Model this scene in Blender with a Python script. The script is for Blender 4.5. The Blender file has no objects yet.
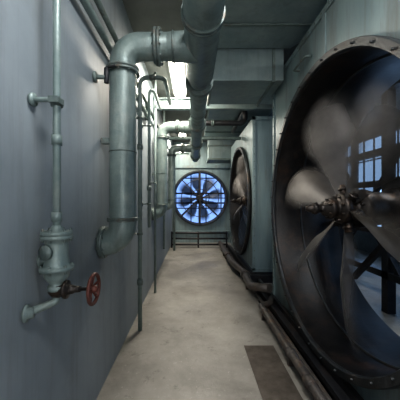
import bpy, bmesh, math, random
from mathutils import Vector, Matrix
random.seed(4)
H=1.35
# ---------------------------------------------------------------- materials
def paint(name,c1,c2,rough=0.45,metal=0.0,scale=6,bump=0.08,stain=None,stain_amt=0.0,alpha=1.0,spec=0.5,drip=False,attr=False,streak=None,streak_amt=0.0):
    m=bpy.data.materials.new(name); m.use_nodes=True
    nt=m.node_tree; N=nt.nodes; L=nt.links
    b=N['Principled BSDF']
    tc=N.new('ShaderNodeTexCoord'); mp=N.new('ShaderNodeMapping')
    if drip: mp.inputs['Scale'].default_value=(1,1,0.18)
    L.new(tc.outputs['Object'],mp.inputs['Vector'])
    n=N.new('ShaderNodeTexNoise'); n.inputs['Scale'].default_value=scale; n.inputs['Detail'].default_value=8; n.inputs['Roughness'].default_value=0.65
    L.new(mp.outputs[0],n.inputs['Vector'])
    r=N.new('ShaderNodeValToRGB'); r.color_ramp.elements[0].position=0.32; r.color_ramp.elements[1].position=0.7
    r.color_ramp.elements[0].color=(*c1,1); r.color_ramp.elements[1].color=(*c2,1)
    L.new(n.outputs['Fac'],r.inputs['Fac'])
    out=r.outputs['Color']
    def over(out,sc,mapn,p0,p1,col,amt):
        n2=N.new('ShaderNodeTexNoise'); n2.inputs['Scale'].default_value=sc; n2.inputs['Detail'].default_value=10; n2.inputs['Roughness'].default_value=0.7
        L.new(mapn.outputs[0],n2.inputs['Vector'])
        r2=N.new('ShaderNodeValToRGB'); r2.color_ramp.elements[0].position=p0; r2.color_ramp.elements[1].position=p1
        r2.color_ramp.elements[0].color=(0,0,0,1); r2.color_ramp.elements[1].color=(amt,)*3+(1,)
        L.new(n2.outputs['Fac'],r2.inputs['Fac'])
        mx=N.new('ShaderNodeMixRGB'); L.new(r2.outputs['Color'],mx.inputs['Fac']); L.new(out,mx.inputs['Color1']); mx.inputs['Color2'].default_value=(*col,1)
        return mx.outputs['Color']
    if stain: out=over(out,scale*0.6,mp,.52,.68,stain,stain_amt)
    if streak:
        mp2=N.new('ShaderNodeMapping'); mp2.inputs['Scale'].default_value=(1,1,0.07); L.new(tc.outputs['Object'],mp2.inputs['Vector'])
        out=over(out,9,mp2,.5,.72,streak,streak_amt)
    L.new(out,b.inputs['Base Color'])
    mr=N.new('ShaderNodeMapRange'); mr.inputs['To Min'].default_value=max(0,rough-0.1); mr.inputs['To Max'].default_value=min(1,rough+0.12)
    L.new(n.outputs['Fac'],mr.inputs['Value']); L.new(mr.outputs[0],b.inputs['Roughness'])
    b.inputs['Metallic'].default_value=metal
    b.inputs['Specular IOR Level'].default_value=spec
    b.inputs['Alpha'].default_value=alpha
    if attr:
        at=N.new('ShaderNodeAttribute'); at.attribute_name='motion'; L.new(at.outputs['Fac'],b.inputs['Alpha'])
    n3=N.new('ShaderNodeTexNoise'); n3.inputs['Scale'].default_value=scale*8; n3.inputs['Detail'].default_value=4
    L.new(tc.outputs['Object'],n3.inputs['Vector'])
    bp=N.new('ShaderNodeBump'); bp.inputs['Strength'].default_value=bump; bp.inputs['Distance'].default_value=0.01
    L.new(n3.outputs['Fac'],bp.inputs['Height']); L.new(bp.outputs[0],b.inputs['Normal'])
    return m
def emit(name,c,s):
    m=bpy.data.materials.new(name); m.use_nodes=True; nt=m.node_tree
    nt.nodes.remove(nt.nodes['Principled BSDF']); e=nt.nodes.new('ShaderNodeEmission')
    e.inputs[0].default_value=(*c,1); e.inputs[1].default_value=s
    nt.links.new(e.outputs[0],nt.nodes['Material Output'].inputs[0]); return m
M_wall=paint('wall_paint',(.215,.25,.27),(.285,.32,.34),.58,0,1.6,.05,(.14,.155,.155),.4,spec=.35,streak=(.155,.165,.16),streak_amt=.5)
M_ceil=paint('ceiling_paint',(.12,.12,.11),(.19,.19,.175),.8,0,3,.1)
M_pipe=paint('galvanized_pipe_paint',(.16,.215,.21),(.26,.32,.30),.42,.2,9,.16,(.38,.40,.37),.4,streak=(.08,.085,.075),streak_amt=.6)
M_pipe2=paint('flange_paint',(.10,.135,.13),(.19,.23,.215),.45,.25,14,.25,(.13,.08,.05),.75)
M_duct=paint('duct_sheet',(.18,.235,.24),(.28,.335,.33),.38,.3,3,.05,(.40,.43,.41),.4,streak=(.11,.115,.10),streak_amt=.4)
M_house=paint('fan_housing_paint',(.17,.235,.245),(.26,.33,.335),.42,.2,4,.08,(.13,.105,.08),.55,drip=True,streak=(.10,.075,.055),streak_amt=.55)
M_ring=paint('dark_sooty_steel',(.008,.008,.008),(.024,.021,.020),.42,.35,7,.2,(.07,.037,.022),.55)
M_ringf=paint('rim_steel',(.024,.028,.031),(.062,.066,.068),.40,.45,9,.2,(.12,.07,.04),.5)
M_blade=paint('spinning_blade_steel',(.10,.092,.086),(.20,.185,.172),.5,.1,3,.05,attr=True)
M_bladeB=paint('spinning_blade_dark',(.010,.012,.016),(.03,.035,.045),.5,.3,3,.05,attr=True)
M_hub=paint('greasy_hub_steel',(.020,.018,.017),(.07,.058,.05),.34,.6,16,.3,(.16,.09,.05),.5)
M_black=paint('black_steel',(.012,.013,.016),(.035,.035,.038),.45,.3,9,.15,(.09,.05,.03),.4)
M_rust=paint('rusty_pipe',(.05,.045,.042),(.12,.105,.092),.45,.3,10,.25,(.17,.09,.045),.6)
M_red=paint('red_handwheel',(.085,.028,.02),(.15,.048,.034),.55,.1,20,.2,(.07,.05,.04),.65)
M_plate=paint('trench_plate',(.055,.046,.038),(.12,.102,.085),.6,.3,9,.3,(.035,.027,.02),.6)
M_tube=emit('fluorescent_tube',(1,.95,.84),16)
M_white=paint('white_enamel',(.6,.6,.58),(.7,.7,.68),.5)
M_win=emit('window_daylight',(.38,.62,1),1.9)
M_winb=emit('window_daylight_rear',(.26,.45,.95),1.25)
M_outer=paint('outer_wall_paint',(.08,.10,.12),(.13,.16,.19),.7)
def concrete():
    m=bpy.data.materials.new('worn_concrete'); m.use_nodes=True; nt=m.node_tree; N=nt.nodes; L=nt.links; b=N['Principled BSDF']
    tc=N.new('ShaderNodeTexCoord')
    def noise(s,d=10,ro=.7,dist=0):
        n=N.new('ShaderNodeTexNoise'); n.inputs['Scale'].default_value=s; n.inputs['Detail'].default_value=d; n.inputs['Roughness'].default_value=ro; n.inputs['Distortion'].default_value=dist
        L.new(tc.outputs['Object'],n.inputs['Vector']); return n
    def ramp(n,p0,c0,p1,c1):
        r=N.new('ShaderNodeValToRGB'); e=r.color_ramp.elements; e[0].position=p0; e[1].position=p1; e[0].color=(*c0,1); e[1].color=(*c1,1); L.new(n.outputs['Fac'],r.inputs['Fac']); return r
    def mix(f,a,c):
        mx=N.new('ShaderNodeMixRGB'); L.new(f.outputs[0],mx.inputs[0]); L.new(a.outputs[0],mx.inputs[1]); mx.inputs[2].default_value=(*c,1); return mx
    a=ramp(noise(1.1),.34,(.165,.155,.138),.66,(.30,.285,.255))
    c=mix(ramp(noise(1.5,9,.66,.4),.50,(0,0,0),.68,(.7,.7,.7)),a,(.10,.09,.078))
    c=mix(ramp(noise(5,12,.78,.2),.57,(0,0,0),.66,(.65,.65,.65)),c,(.065,.057,.048))
    c=mix(ramp(noise(24,8,.7),.60,(0,0,0),.68,(.5,.5,.5)),c,(.42,.40,.37))
    L.new(c.outputs[0],b.inputs['Base Color'])
    rr=ramp(noise(1.5,9,.66,.4),.4,(.6,)*3,.66,(.36,)*3); L.new(rr.outputs[0],b.inputs['Roughness'])
    bp=N.new('ShaderNodeBump'); bp.inputs['Strength'].default_value=.3; bp.inputs['Distance'].default_value=.01
    L.new(noise(30,6).outputs['Fac'],bp.inputs['Height']); L.new(bp.outputs[0],b.inputs['Normal']); return m
M_conc=concrete()
# ---------------------------------------------------------------- mesh builder
def frame(d):
    d=Vector(d).normalized(); up=Vector((0,0,1)) if abs(d.z)<.9 else Vector((0,1,0))
    u=d.cross(up).normalized(); v=u.cross(d).normalized(); return d,u,v
class B:
    def __init__(s,name,*mats):
        s.name=name; s.mats=mats; s.bm=bmesh.new()
    def face(s,vs,mi=0,smooth=False):
        try: f=s.bm.faces.new(vs)
        except ValueError: return
        f.material_index=mi; f.smooth=smooth
    def box(s,lo,hi,mi=0):
        lo=Vector(lo);hi=Vector(hi)
        P=[Vector((x,y,z)) for x in(lo.x,hi.x) for y in(lo.y,hi.y) for z in(lo.z,hi.z)]
        v=[s.bm.verts.new(p) for p in P]
        for q in((0,1,3,2),(4,6,7,5),(0,4,5,1),(2,3,7,6),(0,2,6,4),(1,5,7,3)): s.face([v[i] for i in q],mi)
    def beam(s,a,b,w,h,mi=0):
        a=Vector(a);b=Vector(b);d,u,v=frame(b-a); vs=[]
        for p in(a,b):
            for su,sv in((-1,-1),(1,-1),(1,1),(-1,1)): vs.append(s.bm.verts.new(p+u*su*w/2+v*sv*h/2))
        for i in range(4): s.face([vs[i],vs[(i+1)%4],vs[4+(i+1)%4],vs[4+i]],mi)
        s.face(vs[:4],mi); s.face(vs[4:],mi)
    def lathe(s,o,ax,prof,mi=0,seg=32,closed=False,smooth=True):
        o=Vector(o); d,u,v=frame(ax); rings=[]
        for t,r in prof:
            if r<1e-5: rings.append([s.bm.verts.new(o+d*t)]); continue
            rings.append([s.bm.verts.new(o+d*t+(u*math.cos(a)+v*math.sin(a))*r) for a in [2*math.pi*k/seg for k in range(seg)]])
        n=len(rings)
        for i in range(n if closed else n-1):
            A=rings[i];C=rings[(i+1)%n]; t0,r0=prof[i];t1,r1=prof[(i+1)%n]
            for k in range(seg):
                k2=(k+1)%seg
                if len(A)==1 and len(C)==1: continue
                if len(A)==1: s.face([A[0],C[k],C[k2]],mi,smooth)
                elif len(C)==1: s.face([A[k],A[k2],C[0]],mi,smooth)
                else: s.face([A[k],A[k2],C[k2],C[k]],mi,smooth and abs(t1-t0)>1e-6)
    def cyl(s,a,b,r,mi=0,seg=24,r2=None):
        a=Vector(a);b=Vector(b);l=(b-a).length; r2=r if r2 is None else r2
        e=min(r*.12,l*.2)
        s.lathe(a,b-a,[(0,0),(0,r-e),(e,r),(l-e,r2),(l,r2-e),(l,0)],mi,seg)
    def bolts(s,o,ax,R,n,r,l,mi=0,ph=0):
        o=Vector(o);d,u,v=frame(ax)
        for k in range(n):
            a=2*math.pi*(k+.5)/n+ph; p=o+(u*math.cos(a)+v*math.sin(a))*R
            s.cyl(p-d*l/2,p+d*l/2,r,mi,6)
    def flange(s,o,ax,r,mi=1,t=.02,w=.3,n=8,pair=True):
        o=Vector(o);d=Vector(ax).normalized(); R=r*(1+w)
        if pair:
            s.lathe(o,d,[(-t*1.15,r*.9),(-t*1.15,R*.98),(-t,R),(-.0015,R),(-.0015,R*.96),(.0015,R*.96),(.0015,R),(t,R),(t*1.15,R*.98),(t*1.15,r*.9)],mi,32)
        else:
            s.lathe(o,d,[(-t/2,0),(-t/2,R*.98),(-t*.4,R),(t*.4,R),(t/2,R*.98),(t/2,0)],mi,32)
        if n: s.bolts(o,d,r+(R-r)*.5,n,r*.085,t*3.4 if pair else t*1.6,mi)
    def sweep(s,pts,r,mi=0,seg=24,closed=False):
        pts=[Vector(p) for p in pts]; n=len(pts); rings=[]
        T=[]
        for i in range(n):
            if closed: t=(pts[(i+1)%n]-pts[i-1])
            else: t=pts[min(i+1,n-1)]-pts[max(i-1,0)]
            T.append(t.normalized())
        d,u,v=frame(T[0])
        for i in range(n):
            if i>0:
                q=T[i-1].rotation_difference(T[i]); u=q@u
            u=(u-T[i]*u.dot(T[i])).normalized(); w=T[i].cross(u)
            rings.append([s.bm.verts.new(pts[i]+(u*math.cos(a)+w*math.sin(a))*r) for a in [2*math.pi*k/seg for k in range(seg)]])
        for i in range(n if closed else n-1):
            A=rings[i];C=rings[(i+1)%n]
            for k in range(seg): s.face([A[k],A[(k+1)%seg],C[(k+1)%seg],C[k]],mi,True)
        if not closed: s.face(rings[0][::-1],mi); s.face(rings[-1],mi)
    def pipe(s,pts,r,bend,mi=0,seg=24):
        P=[Vector(p) for p in pts]; out=[P[0]]
        for i in range(1,len(P)-1):
            a=(P[i-1]-P[i]).normalized(); c=(P[i+1]-P[i]).normalized()
            ang=a.angle(c)
            if ang>3.05: out.append(P[i]); continue
            tl=bend/math.tan(ang/2)
            tl=min(tl,(P[i-1]-P[i]).length*.95,(P[i+1]-P[i]).length*.95)
            p0=P[i]+a*tl;p1=P[i]+c*tl
            rr=tl*math.tan(ang/2); cen=P[i]+(a+c).normalized()*(rr/math.sin(ang/2))
            v0=p0-cen;v1=p1-cen; tot=v0.angle(v1); axn=v0.cross(v1).normalized()
            for k in range(11): out.append(cen+Matrix.Rotation(tot*k/10,3,axn)@v0)
        out.append(P[-1]); s.sweep(out,r,mi,seg)
    def torus(s,o,ax,R,r,mi=0,seg=40,s2=10):
        o=Vector(o);d,u,v=frame(ax)
        s.sweep([o+(u*math.cos(2*math.pi*k/seg)+v*math.sin(2*math.pi*k/seg))*R for k in range(seg)],r,mi,s2,True)
    def done(s,parent=None,bevel=0,solid=0):
        bm=s.bm; bmesh.ops.recalc_face_normals(bm,faces=bm.faces)
        me=bpy.data.meshes.new(s.name); bm.to_mesh(me); bm.free()
        for m in s.mats: me.materials.append(m)
        o=bpy.data.objects.new(s.name,me); bpy.context.scene.collection.objects.link(o)
        if parent: o.parent=parent
        if solid: md=o.modifiers.new('solid','SOLIDIFY'); md.thickness=solid; md.offset=0
        if bevel: md=o.modifiers.new('bevel','BEVEL'); md.width=bevel; md.segments=2; md.limit_method='ANGLE'
        return o
def empty(name,loc=(0,0,0)):
    e=bpy.data.objects.new(name,None); e.empty_display_size=.1; bpy.context.scene.collection.objects.link(e); return e
# ---------------------------------------------------------------- room
b=B('floor',M_conc); b.box((-.75,-2,-.1),(5,10.5,0)); b.done()
b=B('ceiling',M_ceil); b.box((-.75,-2,3.2),(5,10.5,3.3)); b.done()
b=B('wall_left',M_wall); 
ys=[-2,-.4,.83,2.06,3.29,4.52,5.75,6.98,8.2,10.5]
for a,c in zip(ys,ys[1:]): b.box((-.75,a+.0015,0),(-.655,c-.0015,3.2))
b.box((-.76,-2,0),(-.66,10.5,3.2)); b.done()
b=B('wall_front',M_outer); b.box((-.75,-2.1,0),(5,-2,3.2)); b.done()
b=B('wall_right',M_outer)
b.box((4.5,-2,0),(4.6,10.5,.7)); b.box((4.5,-2,2.9),(4.6,10.5,3.2))
for y in [-2+k*1.3 for k in range(10)]: b.box((4.5,y,.7),(4.6,y+.25,2.9))
b.done()
b=B('window_1',M_win,M_black)
b.box((4.56,-1.95,.7),(4.59,10.2,2.9),0)
for k in range(32): b.box((4.53,-1.9+k*.38,.7),(4.56,-1.87+k*.38,2.9),1)
for z in (1.25,1.8,2.35): b.box((4.53,-1.95,z),(4.56,10.2,z+.03),1)
b.done()
b=B('wall_outer_back',M_outer); b.box((-.75,10.3,0),(5,10.4,.4)); b.box((-.75,10.3,2.7),(5,10.4,3.2)); b.done()
b=B('window_2',M_winb,M_black); b.box((-.7,10.33,.4),(4.4,10.36,2.7))
for k in range(8): b.box((-.7+k*.6,10.29,.4),(-.66+k*.6,10.33,2.7),1)
for z in (1.0,1.6,2.2): b.box((-.7,10.29,z),(4.4,10.33,z+.04),1)
b.done()
def holed(b,c,e1,nrm,lo1,hi1,z0,z1,R,th,mi=0,seg=96):
    c=Vector(c);e1=Vector(e1);nrm=Vector(nrm);ez=Vector((0,0,1))
    corners=[math.atan2(z-c.z,h) for h in(lo1,hi1) for z in(z0,z1)]
    angs=sorted([2*math.pi*k/seg-math.pi for k in range(seg)]+corners)
    rows=[]
    for off in(0,th):
        inn=[];out=[]
        for a in angs:
            ca,sa=math.cos(a),math.sin(a); ts=[]
            if ca>1e-6: ts.append(hi1/ca)
            if ca<-1e-6: ts.append(lo1/ca)
            if sa>1e-6: ts.append((z1-c.z)/sa)
            if sa<-1e-6: ts.append((z0-c.z)/sa)
            t=min(ts)
            inn.append(b.bm.verts.new(c+(e1*ca+ez*sa)*R+nrm*off)); out.append(b.bm.verts.new(c+(e1*ca+ez*sa)*t+nrm*off))
        rows.append((inn,out))
    n=len(angs);(i0,o0),(i1,o1)=rows
    for k in range(n):
        j=(k+1)%n
        b.face([i0[k],i0[j],o0[j],o0[k]],mi); b.face([i1[k],i1[j],o1[j],o1[k]],mi)
        b.face([i0[k],i0[j],i1[j],i1[k]],mi); b.face([o0[k],o0[j],o1[j],o1[k]],mi)
# ---------------------------------------------------------------- fans
def fan(c,ax,R,depth,hubd,nb,ph,mb,nose=.33,guard=False,wide=1.55,amax=.85):
    root=empty('industrial_axial_fan'); c=Vector(c); d=Vector(ax).normalized()
    ez=Vector((0,0,1)); e1=Vector((0,1,0)) if abs(d.x)>.5 else Vector((1,0,0))
    b=B('shroud_ring',M_ring,M_ringf)
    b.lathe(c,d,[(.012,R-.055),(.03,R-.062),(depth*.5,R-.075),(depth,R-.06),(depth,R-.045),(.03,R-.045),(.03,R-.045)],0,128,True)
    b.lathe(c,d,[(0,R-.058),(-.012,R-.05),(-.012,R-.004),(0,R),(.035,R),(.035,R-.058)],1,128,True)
    b.bolts(c+d*-.012,d,R-.03,36,.008,.03,1)
    b.torus(c+d*(depth*.42),d,R-.075,.012,1,96,6)
    b.done(root)
    k=R/1.2
    b=B('hub',M_hub)
    P=[(hubd-nose,0),(hubd-nose,.018),(hubd-nose+.03,.03),(hubd-nose+.05,.03),(hubd-nose+.055,.045),(hubd-nose+.085,.05),(hubd-nose+.09,.032),
       (hubd-.19,.036),(hubd-.185,.06),(hubd-.15,.065),(hubd-.145,.085),(hubd-.115,.088),(hubd-.11,.06),(hubd-.07,.075),(hubd-.065,.12),(hubd-.02,.13),(hubd-.015,.10),(hubd+.06,.105),(hubd+.065,.15),(hubd+.13,.16),(hubd+.2,.14),(hubd+.34,.13),(hubd+.36,.17),(hubd+.42,.17),(hubd+.42,0)]
    b.lathe(c,d,[(t,r*k) for t,r in P],0,48)
    b.bolts(c+d*(hubd-.065),d,.1*k,8,.011,.05); b.bolts(c+d*(hubd-.15),d,.074*k,6,.008,.04)
    b.bolts(c+d*(hubd+.062),d,.135*k,12,.010,.04)
    for i in range(nb):   # blade sockets
        a=ph+2*math.pi*i/nb; er=e1*math.cos(a)+ez*math.sin(a)
        b.cyl(c+d*hubd+er*.07*k,c+d*hubd+er*.2*k,.034*k,0,16); b.cyl(c+d*hubd+er*.15*k,c+d*hubd+er*.17*k,.045*k,0,16)
    b.done(root)
    b=B('blades',mb); lay=b.bm.verts.layers.float.new('motion')
    for i in range(nb):
        a=ph+2*math.pi*i/nb; er=e1*math.cos(a)+ez*math.sin(a); et=-e1*math.sin(a)+ez*math.cos(a)
        g=[]; NR,NC=16,14
        for q in range(NR+1):
            f=q/NR; r=(.09+ (R-.10-.09)*f)
            w=(.11+.30*min(1,f*2.2)**1.3)*k
            if f>.8: w*=math.sqrt(max(.15,1-((f-.8)/.21)**2))
            w*=1+(wide-1)*min(1,f*1.5)
            p=math.radians(58-34*f); row=[]
            for s_ in range(NC+1):
                t=2*s_/NC-1
                x=t*.5*w; cam=-.18*w*(1-t*t)
                v=b.bm.verts.new(c+d*hubd+er*r+(et*math.cos(p)+d*math.sin(p))*x+(d*math.cos(p)-et*math.sin(p))*cam)
                e=1-abs(t); soft=min(1,e/(.08+.85*f)); soft=soft*soft*(3-2*soft)
                v[lay]=soft*amax*min(1,(1-f)*4+.03)
                row.append(v)
            g.append(row)
        for q in range(NR):
            for s_ in range(NC): b.face([g[q][s_],g[q][s_+1],g[q+1][s_+1],g[q+1][s_]],0,True)
    b.done(root)
    b=B('support_frame',M_black)
    xb=hubd+.45*k+.04
    for off in(-.22*k,.22*k): b.beam(c+d*xb+e1*(-R+.02)+ez*off,c+d*xb+e1*(R-.02)+ez*off,.06,.05)
    b.beam(c+d*(xb+.06)-ez*(R-.02),c+d*(xb+.06)+ez*(R-.02),.07,.06)
    for sg in(-1,1):
        b.beam(c+d*(xb+.1)+e1*sg*.1-ez*.1,c+d*(xb+.1)+e1*sg*(R*.7)-ez*(R*.68),.05,.05)
    b.box(c+d*(hubd+.4*k)-e1*.14*k-ez*.26*k,c+d*(hubd+.6*k)+e1*.14*k+ez*.26*k)
    b.done(root)
    if guard:
        b=B('guard_bars',M_black); p=c-d*.04
        for a in range(4):
            an=math.pi*a/4+math.pi/2; u=e1*math.cos(an)+ez*math.sin(an); b.beam(p-u*(R-.03),p+u*(R-.03),.045 if a==0 else .022,.03)
        for rr in(.32,.66): b.torus(p,d,R*rr,.011,0,64,6)
        b.done(root)
    return root
F1=fan((1.017,2.12,1.28),(1,0,0),1.2,.80,.24,6,math.radians(76),M_blade,wide=1.6,amax=.78)
F2=fan((.96,5.6,1.33),(1,0,0),1.15,.55,.2,6,math.radians(35),M_blade,amax=.6,wide=1.8)
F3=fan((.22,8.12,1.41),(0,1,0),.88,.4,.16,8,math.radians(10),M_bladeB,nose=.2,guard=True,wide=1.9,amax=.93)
# housings
b=B('housing',M_house,M_pipe2)
holed(b,(1.08,2.12,1.28),(0,1,0),(1,0,0),-1.35,1.33,.05,2.92,1.17,.02)
holed(b,(1.78,2.12,1.28),(0,1,0),(1,0,0),-1.35,1.33,.05,2.92,1.17,.02)
b.box((1.1,3.43,.05),(1.78,3.45,2.92)); b.box((1.1,.77,.05),(1.78,.79,2.92)); b.box((1.08,.77,2.92),(1.8,3.45,2.94))
b.box((1.065,3.40,.05),(1.08,3.45,2.92)); b.box((1.065,.77,2.87),(1.08,3.45,2.92))
b.box((1.068,2.09,2.5),(1.08,2.15,2.92))
for k in range(22): 
    z=.2+k*.125; b.cyl((1.06,3.425,z),(1.066,3.425,z),.009,1,8)
    y=.82+k*.12; b.cyl((1.06,y,2.895),(1.066,y,2.895),.009,1,8)
b.pipe([(1.08,2.35,2.66),(1.02,2.35,2.66),(1.02,2.62,2.66),(1.08,2.62,2.66)],.012,.02,1,12)
b.done(F1)
b=B('housing',M_house,M_pipe2)
holed(b,(1.02,5.6,1.33),(0,1,0),(1,0,0),-1.22,1.3,.16,2.74,1.12,.02)
b.box((1.02,4.36,.16),(2.2,4.38,2.74)); b.box((1.02,6.9,.16),(2.2,6.92,2.74)); b.box((1.02,4.36,2.74),(2.2,6.92,2.76))
b.box((1.0,4.34,.16),(1.05,4.36,2.76),0); b.box((1.0,4.34,2.70),(2.2,4.36,2.76)); b.box((1.0,4.34,.14),(2.2,4.36,.2))
for k in range(20): b.cyl((1.03,4.335,.25+k*.125),(1.03,4.341,.25+k*.125),.009,1,8)
b.done(F2)
b=B('wall_back',M_house,M_pipe2)
holed(b,(.22,8.2,1.41),(1,0,0),(0,1,0),-.87,1.4,.0,3.2,.85,.03)
b.box((1.62,8.2,0),(4.5,8.23,3.2))
b.box((-.65,8.13,2.36),(1.6,8.2,2.44)); b.box((-.65,8.13,.3),(1.6,8.2,.38)); b.box((-.65,8.15,0),(-.6,8.2,3.2)); b.box((1.16,8.15,0),(1.22,8.2,3.2))
b.done()
b=B('guard_rail',M_black)
for z in(.09,.26,.42): b.cyl((-.62,7.3,z),(.98,7.3,z),.026)
for x in(-.6,.15,.95): b.cyl((x,7.3,0),(x,7.3,.46),.024)
b.done()
b=B('base_channel',M_black,M_ringf)
b.box((.93,.6,0),(1.07,4.1,.045)); b.box((1.03,.6,0),(1.07,4.1,.10)); b.box((.93,.6,0),(.95,4.1,.09))
b.box((1.07,.75,0),(1.78,.85,.05)); b.box((1.07,3.38,0),(1.78,3.46,.05)); b.done(F1)
b=B('base_channel',M_black,M_ringf)
b.box((.93,4.2,0),(2.2,4.28,.12)); b.box((.93,4.3,0),(1.0,7.0,.14)); b.box((1.0,4.34,0),(2.2,4.42,.14)); b.done(F2)
b=B('trench_cover',M_plate); b.box((.47,.5,0),(.74,1.42,.008)); b.box((.47,1.425,0),(.74,2.38,.008)); b.done()
b=B('floor_drain_pipe',M_rust,M_pipe2)
b.pipe([(.80,.3,.10),(.80,3.05,.10),(.93,3.12,.10),(1.0,3.3,.10)],.033,.07)
for y in(1.3,2.1,2.9): b.cyl((.80,y-.03,.10),(.80,y+.03,.10),.041); b.box((.77,y-.01,0),(.83,y+.01,.08))
b.cyl((.8,1.72,.1),(.8,1.8,.1),.043)
b.done()
b=B('condensate_pipe',M_rust,M_pipe2)
b.pipe([(.88,.3,.055),(.88,4.0,.055)],.02,.05)
for y in(1.0,2.2,3.4): b.box((.865,y-.01,0),(.895,y+.01,.04))
b.done()
b=B('lagged_floor_pipe',M_rust,M_pipe2)
b.pipe([(.98,3.3,.22),(.80,3.55,.16),(.84,4.3,.16),(.74,4.9,.17),(.74,7.1,.17)],.055,.15)
b.flange((.83,4.1,.16),(.05,1,0),.055,0,.02,.4,6); b.flange((.74,5.4,.17),(0,1,0),.055,0,.02,.4,6)
b.cyl((.74,6.2,0),(.74,6.2,.17),.02); b.cyl((.82,3.9,0),(.82,3.9,.17),.02)
b.pipe([(.86,3.6,.07),(.86,7.2,.07)],.03,.05)
b.done()
# ---------------------------------------------------------------- main overhead pipe and drops
PX=.06; PZ=2.45
MP=empty('overhead_pipework')
b=B('main_pipe',M_pipe,M_pipe2)
b.cyl((PX,.4,PZ),(PX,2.25,PZ),.118,0,40); b.cyl((PX,2.25,PZ),(PX,6.9,PZ),.092,0,32)
b.lathe((PX,2.2,PZ),(0,1,0),[(0,.118),(.05,.118),(.17,.092)],0,40)
b.flange((PX,2.42,PZ),(0,1,0),.092,1,.022,.42,10)
b.flange((PX,1.52,PZ),(0,1,0),.118,1,.02,.12,0)
for y in(3.7,5.0,6.4): b.flange((PX,y,PZ),(0,1,0),.092,1,.022,.4,10)
for y in(1.2,3.2,4.9): 
    b.torus((PX,y,PZ),(0,1,0),.12 if y<2 else .096,.006,1); b.cyl((PX,y,PZ+.11),(PX,y,3.2 if y!=3.2 else 2.9),.007,1,8)
b.done(MP)
def drop(y,zt,zb,r,xr):
    b=B('riser_pipe',M_pipe,M_pipe2)
    x=-.5
    b.pipe([(-.64,y,zb),(x,y,zb),(x,y,zt),(xr,y,zt)],r,r*1.35 if r>.08 else .13,0,32)
    b.flange((-.635,y,zb),(1,0,0),r,1,.03,.22,8,False)
    b.flange((x,y,zt-r*1.9),(0,0,1),r,1,.016,.28,10)
    b.flange((x,y,zb+r*1.75),(0,0,1),r,1,.012,.16,0)
    b.flange((x+.25,y,zt),(1,0,0),r,1,.018,.34,10)
    b.lathe((x+.32,y,zt),(1,0,0),[(0,r),(.04,r*1.05),(.14,r*1.1),(.24,r*1.15)],0,32)
    b.torus((x+.36,y,zt),(1,0,0),r*1.05,.008,1)
    b.torus((x,y,zt-.75),(0,0,1),r*1.01,.004,1)
    b.box((x-.15,y-.02,1.75),(x,y+.02,1.79),1)
    return b.done(MP)
drop(1.84,2.44,1.05,.093,PX)
drop(4.16,2.52,1.13,.088,PX)
drop(6.05,2.56,1.2,.085,PX)
b=B('wall_conduit',M_pipe,M_pipe2)
b.cyl((-.61,.3,2.47),(-.61,3.6,2.47),.024); b.cyl((-.61,.3,2.62),(-.61,8.0,2.62),.02,1)
for y in(1.0,2.3,3.5): b.box((-.65,y-.015,2.43),(-.58,y+.015,2.66),1)
b.done()
def thin(name,pts,r,bend=.06,mats=(M_pipe,M_pipe2),couplings=(),clamps=()):
    b=B(name,*mats); b.pipe(pts,r,bend,0,16)
    for p,a in couplings: 
        b.lathe(p,a,[(-.03,r),(-.03,r*1.35),(-.008,r*1.4),(0,r*1.55),(.008,r*1.4),(.03,r*1.35),(.03,r)],1,16)
    for p in clamps:
        b.cyl((-.65,p[1],p[2]),p,.008,1,8); b.lathe((-.65,p[1],p[2]),(1,0,0),[(0,0),(0,.03),(.01,.03),(.01,0)],1,16); b.lathe(p,(0,0,1),[(-.012,r),(-.012,r*1.4),(.012,r*1.4),(.012,r)],1,16)
    return b.done()
thin('drain_riser_pipe',[(-.55,2.68,.0),(-.55,2.68,2.62),(-.30,2.68,2.62),(-.30,3.4,2.62)],.022,.07,couplings=[((-.55,2.68,.5),(0,0,1)),((-.55,2.68,1.9),(0,0,1)),((-.42,2.68,2.62),(1,0,0))],clamps=[(-.55,2.68,1.0),(-.55,2.68,2.2)])
thin('drain_riser_pipe',[(-.56,3.3,1.0),(-.56,3.3,2.75),(-.5,3.3,2.75),(-.5,3.95,2.75)],.02,.04,couplings=[((-.56,3.3,1.5),(0,0,1))],clamps=[(-.56,3.3,1.3),(-.56,3.3,2.3)])
thin('drain_riser_pipe',[(-.55,3.75,.0),(-.55,3.75,3.2)],.018,.07,clamps=[(-.55,3.75,1.6)])
thin('drain_riser_pipe',[(-.56,5.0,.4),(-.56,5.0,3.2)],.022,.08,clamps=[(-.56,5.0,1.6)])
thin('drain_riser_pipe',[(-.5,6.9,.0),(-.5,6.9,2.6),(-.1,6.9,2.6)],.03,.08,clamps=[(-.5,6.9,1.6)])
b=B('cross_pipe',M_black,M_pipe2); b.pipe([(-.48,4.6,2.72),(.93,4.6,2.72),(.93,4.6,2.95),(.93,6,2.95)],.045,.1); b.flange((.35,4.6,2.72),(1,0,0),.045,1,.02,.4,6); b.done()
b=B('cross_beam',M_duct); b.box((-.65,4.24,2.86),(1.6,4.27,3.0)); b.box((-.65,4.2,2.84),(1.6,4.3,2.86)); b.box((-.65,4.2,3.0),(1.6,4.3,3.02)); b.done()
b=B('cross_pipe',M_pipe,M_pipe2); b.cyl((-.6,5.4,2.64),(1.0,5.4,2.64),.035); b.done()
b=B('rectangular_duct',M_duct,M_pipe2)
b.box((.2,3.0,2.74),(1.055,3.75,3.17)); b.box((1.055,3.47,2.74),(2.25,3.75,3.17))
for x in(.2,.92): b.box((x,2.985,2.72),(x+.035,3.765,3.18),1)
b.cyl((PX,3.35,PZ+.02),(PX,3.35,2.93),.08); b.cyl((PX,3.35,2.93),(.22,3.35,2.93),.08)
b.done(MP,bevel=.004)
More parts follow.
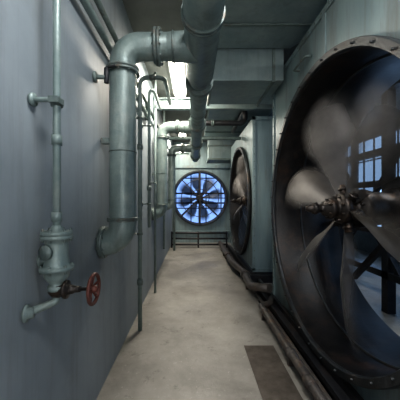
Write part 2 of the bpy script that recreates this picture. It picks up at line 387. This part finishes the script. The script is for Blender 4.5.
b=B('flared_ceiling_duct',M_duct,M_pipe2)
pts=[(.22,1.25),(.22,2.98),(1.12,2.98),(1.62,2.2),(1.62,1.25)]
lo=[b.bm.verts.new((x,y,3.10)) for x,y in pts]; hi=[b.bm.verts.new((x,y,3.195)) for x,y in pts]
b.face(lo); b.face(hi)
for i in range(5): b.face([lo[i],lo[(i+1)%5],hi[(i+1)%5],hi[i]])
b.box((.22,2.55,3.085),(1.4,2.58,3.10),1); b.box((.22,1.9,3.085),(1.6,1.93,3.10),1)
b.done(bevel=.004)
b=B('vertical_duct',M_duct,M_pipe2)
b.box((.42,6.98,2.45),(1.5,7.6,3.18)); b.box((.40,6.96,2.43),(1.52,7.62,2.48),1); b.box((.40,6.96,2.8),(1.52,7.62,2.84),1); b.done(bevel=.004)
b=B('flat_duct',M_duct,M_pipe2); b.box((.3,4.5,3.02),(1.5,6.8,3.18)); 
for y in(4.5,5.4,6.3): b.box((.29,y,3.0),(1.51,y+.04,3.19),1)
b.done()
# ---------------------------------------------------------------- strainer + globe valve on left wall
b=B('wall_valve_assembly',M_pipe,M_pipe2,M_red,M_hub)
x,y=-.57,1.08
b.cyl((x,y,1.2),(x,y,2.9),.0155,0,20)
b.lathe((x,y,1.28),(0,0,1),[(-.02,.016),(-.02,.021),(.02,.021),(.02,.016)],0,16)
b.lathe((x,y,1.60),(0,0,1),[(-.02,.016),(-.02,.021),(.02,.021),(.02,.016)],0,16)
b.lathe((x,y,0),(0,0,1),[(1.245,.016),(1.235,.024),(1.222,.028),(1.220,.060),(1.216,.062),(1.204,.062),(1.203,.058),(1.201,.062),(1.188,.062),(1.186,.046),(1.165,.046),(1.12,.044),(1.085,.050),(1.075,.052),(1.073,.066),(1.058,.066),(1.056,.05),(1.035,.05),(1.02,.042),(1.008,.03),(.995,.028),(.992,.036),(.975,.036),(.97,.02)],0,32)
b.bolts((x,y,1.203),(0,0,1),.052,6,.006,.055,1); b.bolts((x,y,1.065),(0,0,1),.058,6,.006,.035,1)
b.lathe((x,y,1.14),(-.3,-1,0),[(0,.02),(.05,.02),(.052,.03),(.064,.03),(.066,0)],1,20)
b.lathe((x,y,1.10),(-1,-.2,0),[(0,.02),(.055,.02),(.057,.028),(.067,.028),(.07,0)],1,20)
b.pipe([(x,y,.98),(x,y,.925),(-.648,1.0,.91)],.0155,.022,0,16)
b.lathe((-.65,1.0,.91),(1,0.2,0),[(0,0),(0,.034),(.008,.034),(.01,.022),(.03,.02),(.03,0)],0,20)
b.lathe((x,y,.975),(1,0,.02),[(-.03,0),(-.028,.02),(-.01,.032),(.012,.034),(.03,.026),(.034,.038),(.044,.038),(.046,.022),(.07,.018),(.075,.014),(.10,.012),(.10,.007),(.165,.007),(.165,0)],3,24)
w=Vector((x+.155,y,.978))
b.torus(w,(1,0,.0),.060,.0075,2,36,10)
for k in range(5):
    a=2*math.pi*k/5+.3; b.cyl(w-Vector((.012,0,0)),w+Vector((0,math.cos(a)*.058,math.sin(a)*.058)),.005,2,8)
b.lathe(w,(1,0,0),[(-.02,0),(-.02,.014),(.012,.014),(.014,.008),(.02,0)],2,16)
b.cyl((-.65,1.04,1.755),(x+.02,1.04,1.755),.010,0,16); b.lathe((-.65,1.04,1.755),(1,0,0),[(0,0),(0,.026),(.012,.026),(.012,0)],0,20)
b.lathe((x,y,1.755),(0,0,1),[(-.014,.016),(-.014,.024),(.014,.024),(.014,.016)],1,20); b.box((x-.01,1.03,1.743),(x+.03,1.08,1.767),1)
b.done()
b=B('bleed_valve',M_pipe2,M_black)
b.cyl((-.65,1.70,2.16),(-.56,1.70,2.16),.014); b.lathe((-.65,1.70,2.16),(1,0,0),[(0,0),(0,.035),(.015,.035),(.015,0)],0,20)
b.cyl((-.57,1.7,2.12),(-.57,1.7,2.22),.016,1); b.beam((-.57,1.7,2.225),(-.51,1.7,2.235),.02,.008,1)
b.done()
b=B('steel_lattice_support',M_black,M_duct)
X=2.3
for y in(.2,1.5,2.3,3.1,4.1): b.box((X,y-.05,0),(X+.1,y+.05,3.2))
for z in(.45,1.15,1.95,2.7): b.box((X,-.5,z-.04),(X+.1,4.3,z+.04))
for y0 in(.2,1.5,2.9): 
    b.beam((X+.05,y0,.45),(X+.05,y0+1.25,1.95),.06,.06); b.beam((X+.05,y0,1.95),(X+.05,y0+1.25,.45),.05,.05)
for y in(.9,2.2,3.5): b.beam((X,y,1.0),(X+1.6,y+.1,.2),.06,.06)
b.cyl((3.3,-1,1.5),(3.3,4.2,1.5),.07,1); b.cyl((3.5,-1,.9),(3.5,4.2,.9),.1,1)
b.done()
# ---------------------------------------------------------------- lights
def area(name,loc,sx,sy,power,col,rot=(0,0,0)):
    li=bpy.data.lights.new('lamp','AREA'); li.shape='RECTANGLE'; li.size=sx; li.size_y=sy; li.energy=power; li.color=col
    o=bpy.data.objects.new(name,li); o.location=loc; o.rotation_euler=rot; bpy.context.scene.collection.objects.link(o)
def fixture(x,y,l,w,power,z=3.16,col=(1,.92,.80)):
    b=B('fluorescent_ceiling_light',M_white,M_tube)
    b.box((x-.11,y-l/2,z+.0),(x+.11,y+l/2,z+.04)); 
    for s in(-.055,.055): b.cyl((x+s,y-l/2+.03,z-.026),(x+s,y+l/2-.03,z-.026),.022,1,12)
    for s in(-1,1): b.box((x-.085,y+s*(l/2-.015)-.015,z-.05),(x+.085,y+s*(l/2-.015)+.015,z))
    b.done(); area('fluorescent_lamp_light',(x,y,z-.06),w,l,power,col)
fixture(-.22,3.85,1.25,.16,80)
fixture(-.3,6.9,1.2,.16,68)
fixture(.3,.3,1.25,.2,50,col=(.98,.98,1))
fixture(2.2,1.9,1.25,.2,22,col=(.8,.9,1))
b=B('fill_lamp',M_white,M_tube); b.box((-.2,-1.995,1.4),(1.2,-1.95,1.6)); b.cyl((-.15,-1.93,1.5),(1.15,-1.93,1.5),.018,1); b.done()  # unseen fixture added behind the camera as even fill
area('fill_lamp_light',(.5,-1.88,1.5),1.4,.5,34,(.97,.98,1),(math.radians(118),0,0))  # added fill light, tilted up to brighten ducts and ceiling
w=bpy.data.worlds.new('World'); bpy.context.scene.world=w; w.use_nodes=True
w.node_tree.nodes['Background'].inputs[0].default_value=(.35,.55,.9,1); w.node_tree.nodes['Background'].inputs[1].default_value=.4
sc=bpy.context.scene
sc.view_settings.view_transform='Standard'
try: sc.view_settings.look='Medium High Contrast'
except Exception as e: print('look',e)
# ---------------------------------------------------------------- camera
cd=bpy.data.cameras.new('camera'); cam=bpy.data.objects.new('camera',cd); bpy.context.scene.collection.objects.link(cam)
cam.location=(0,0,H); cam.rotation_euler=(math.pi/2,0,0); cd.sensor_width=36; cd.lens=258/400*36; cd.shift_x=.0175; cd.clip_start=.02
bpy.context.scene.camera=cam
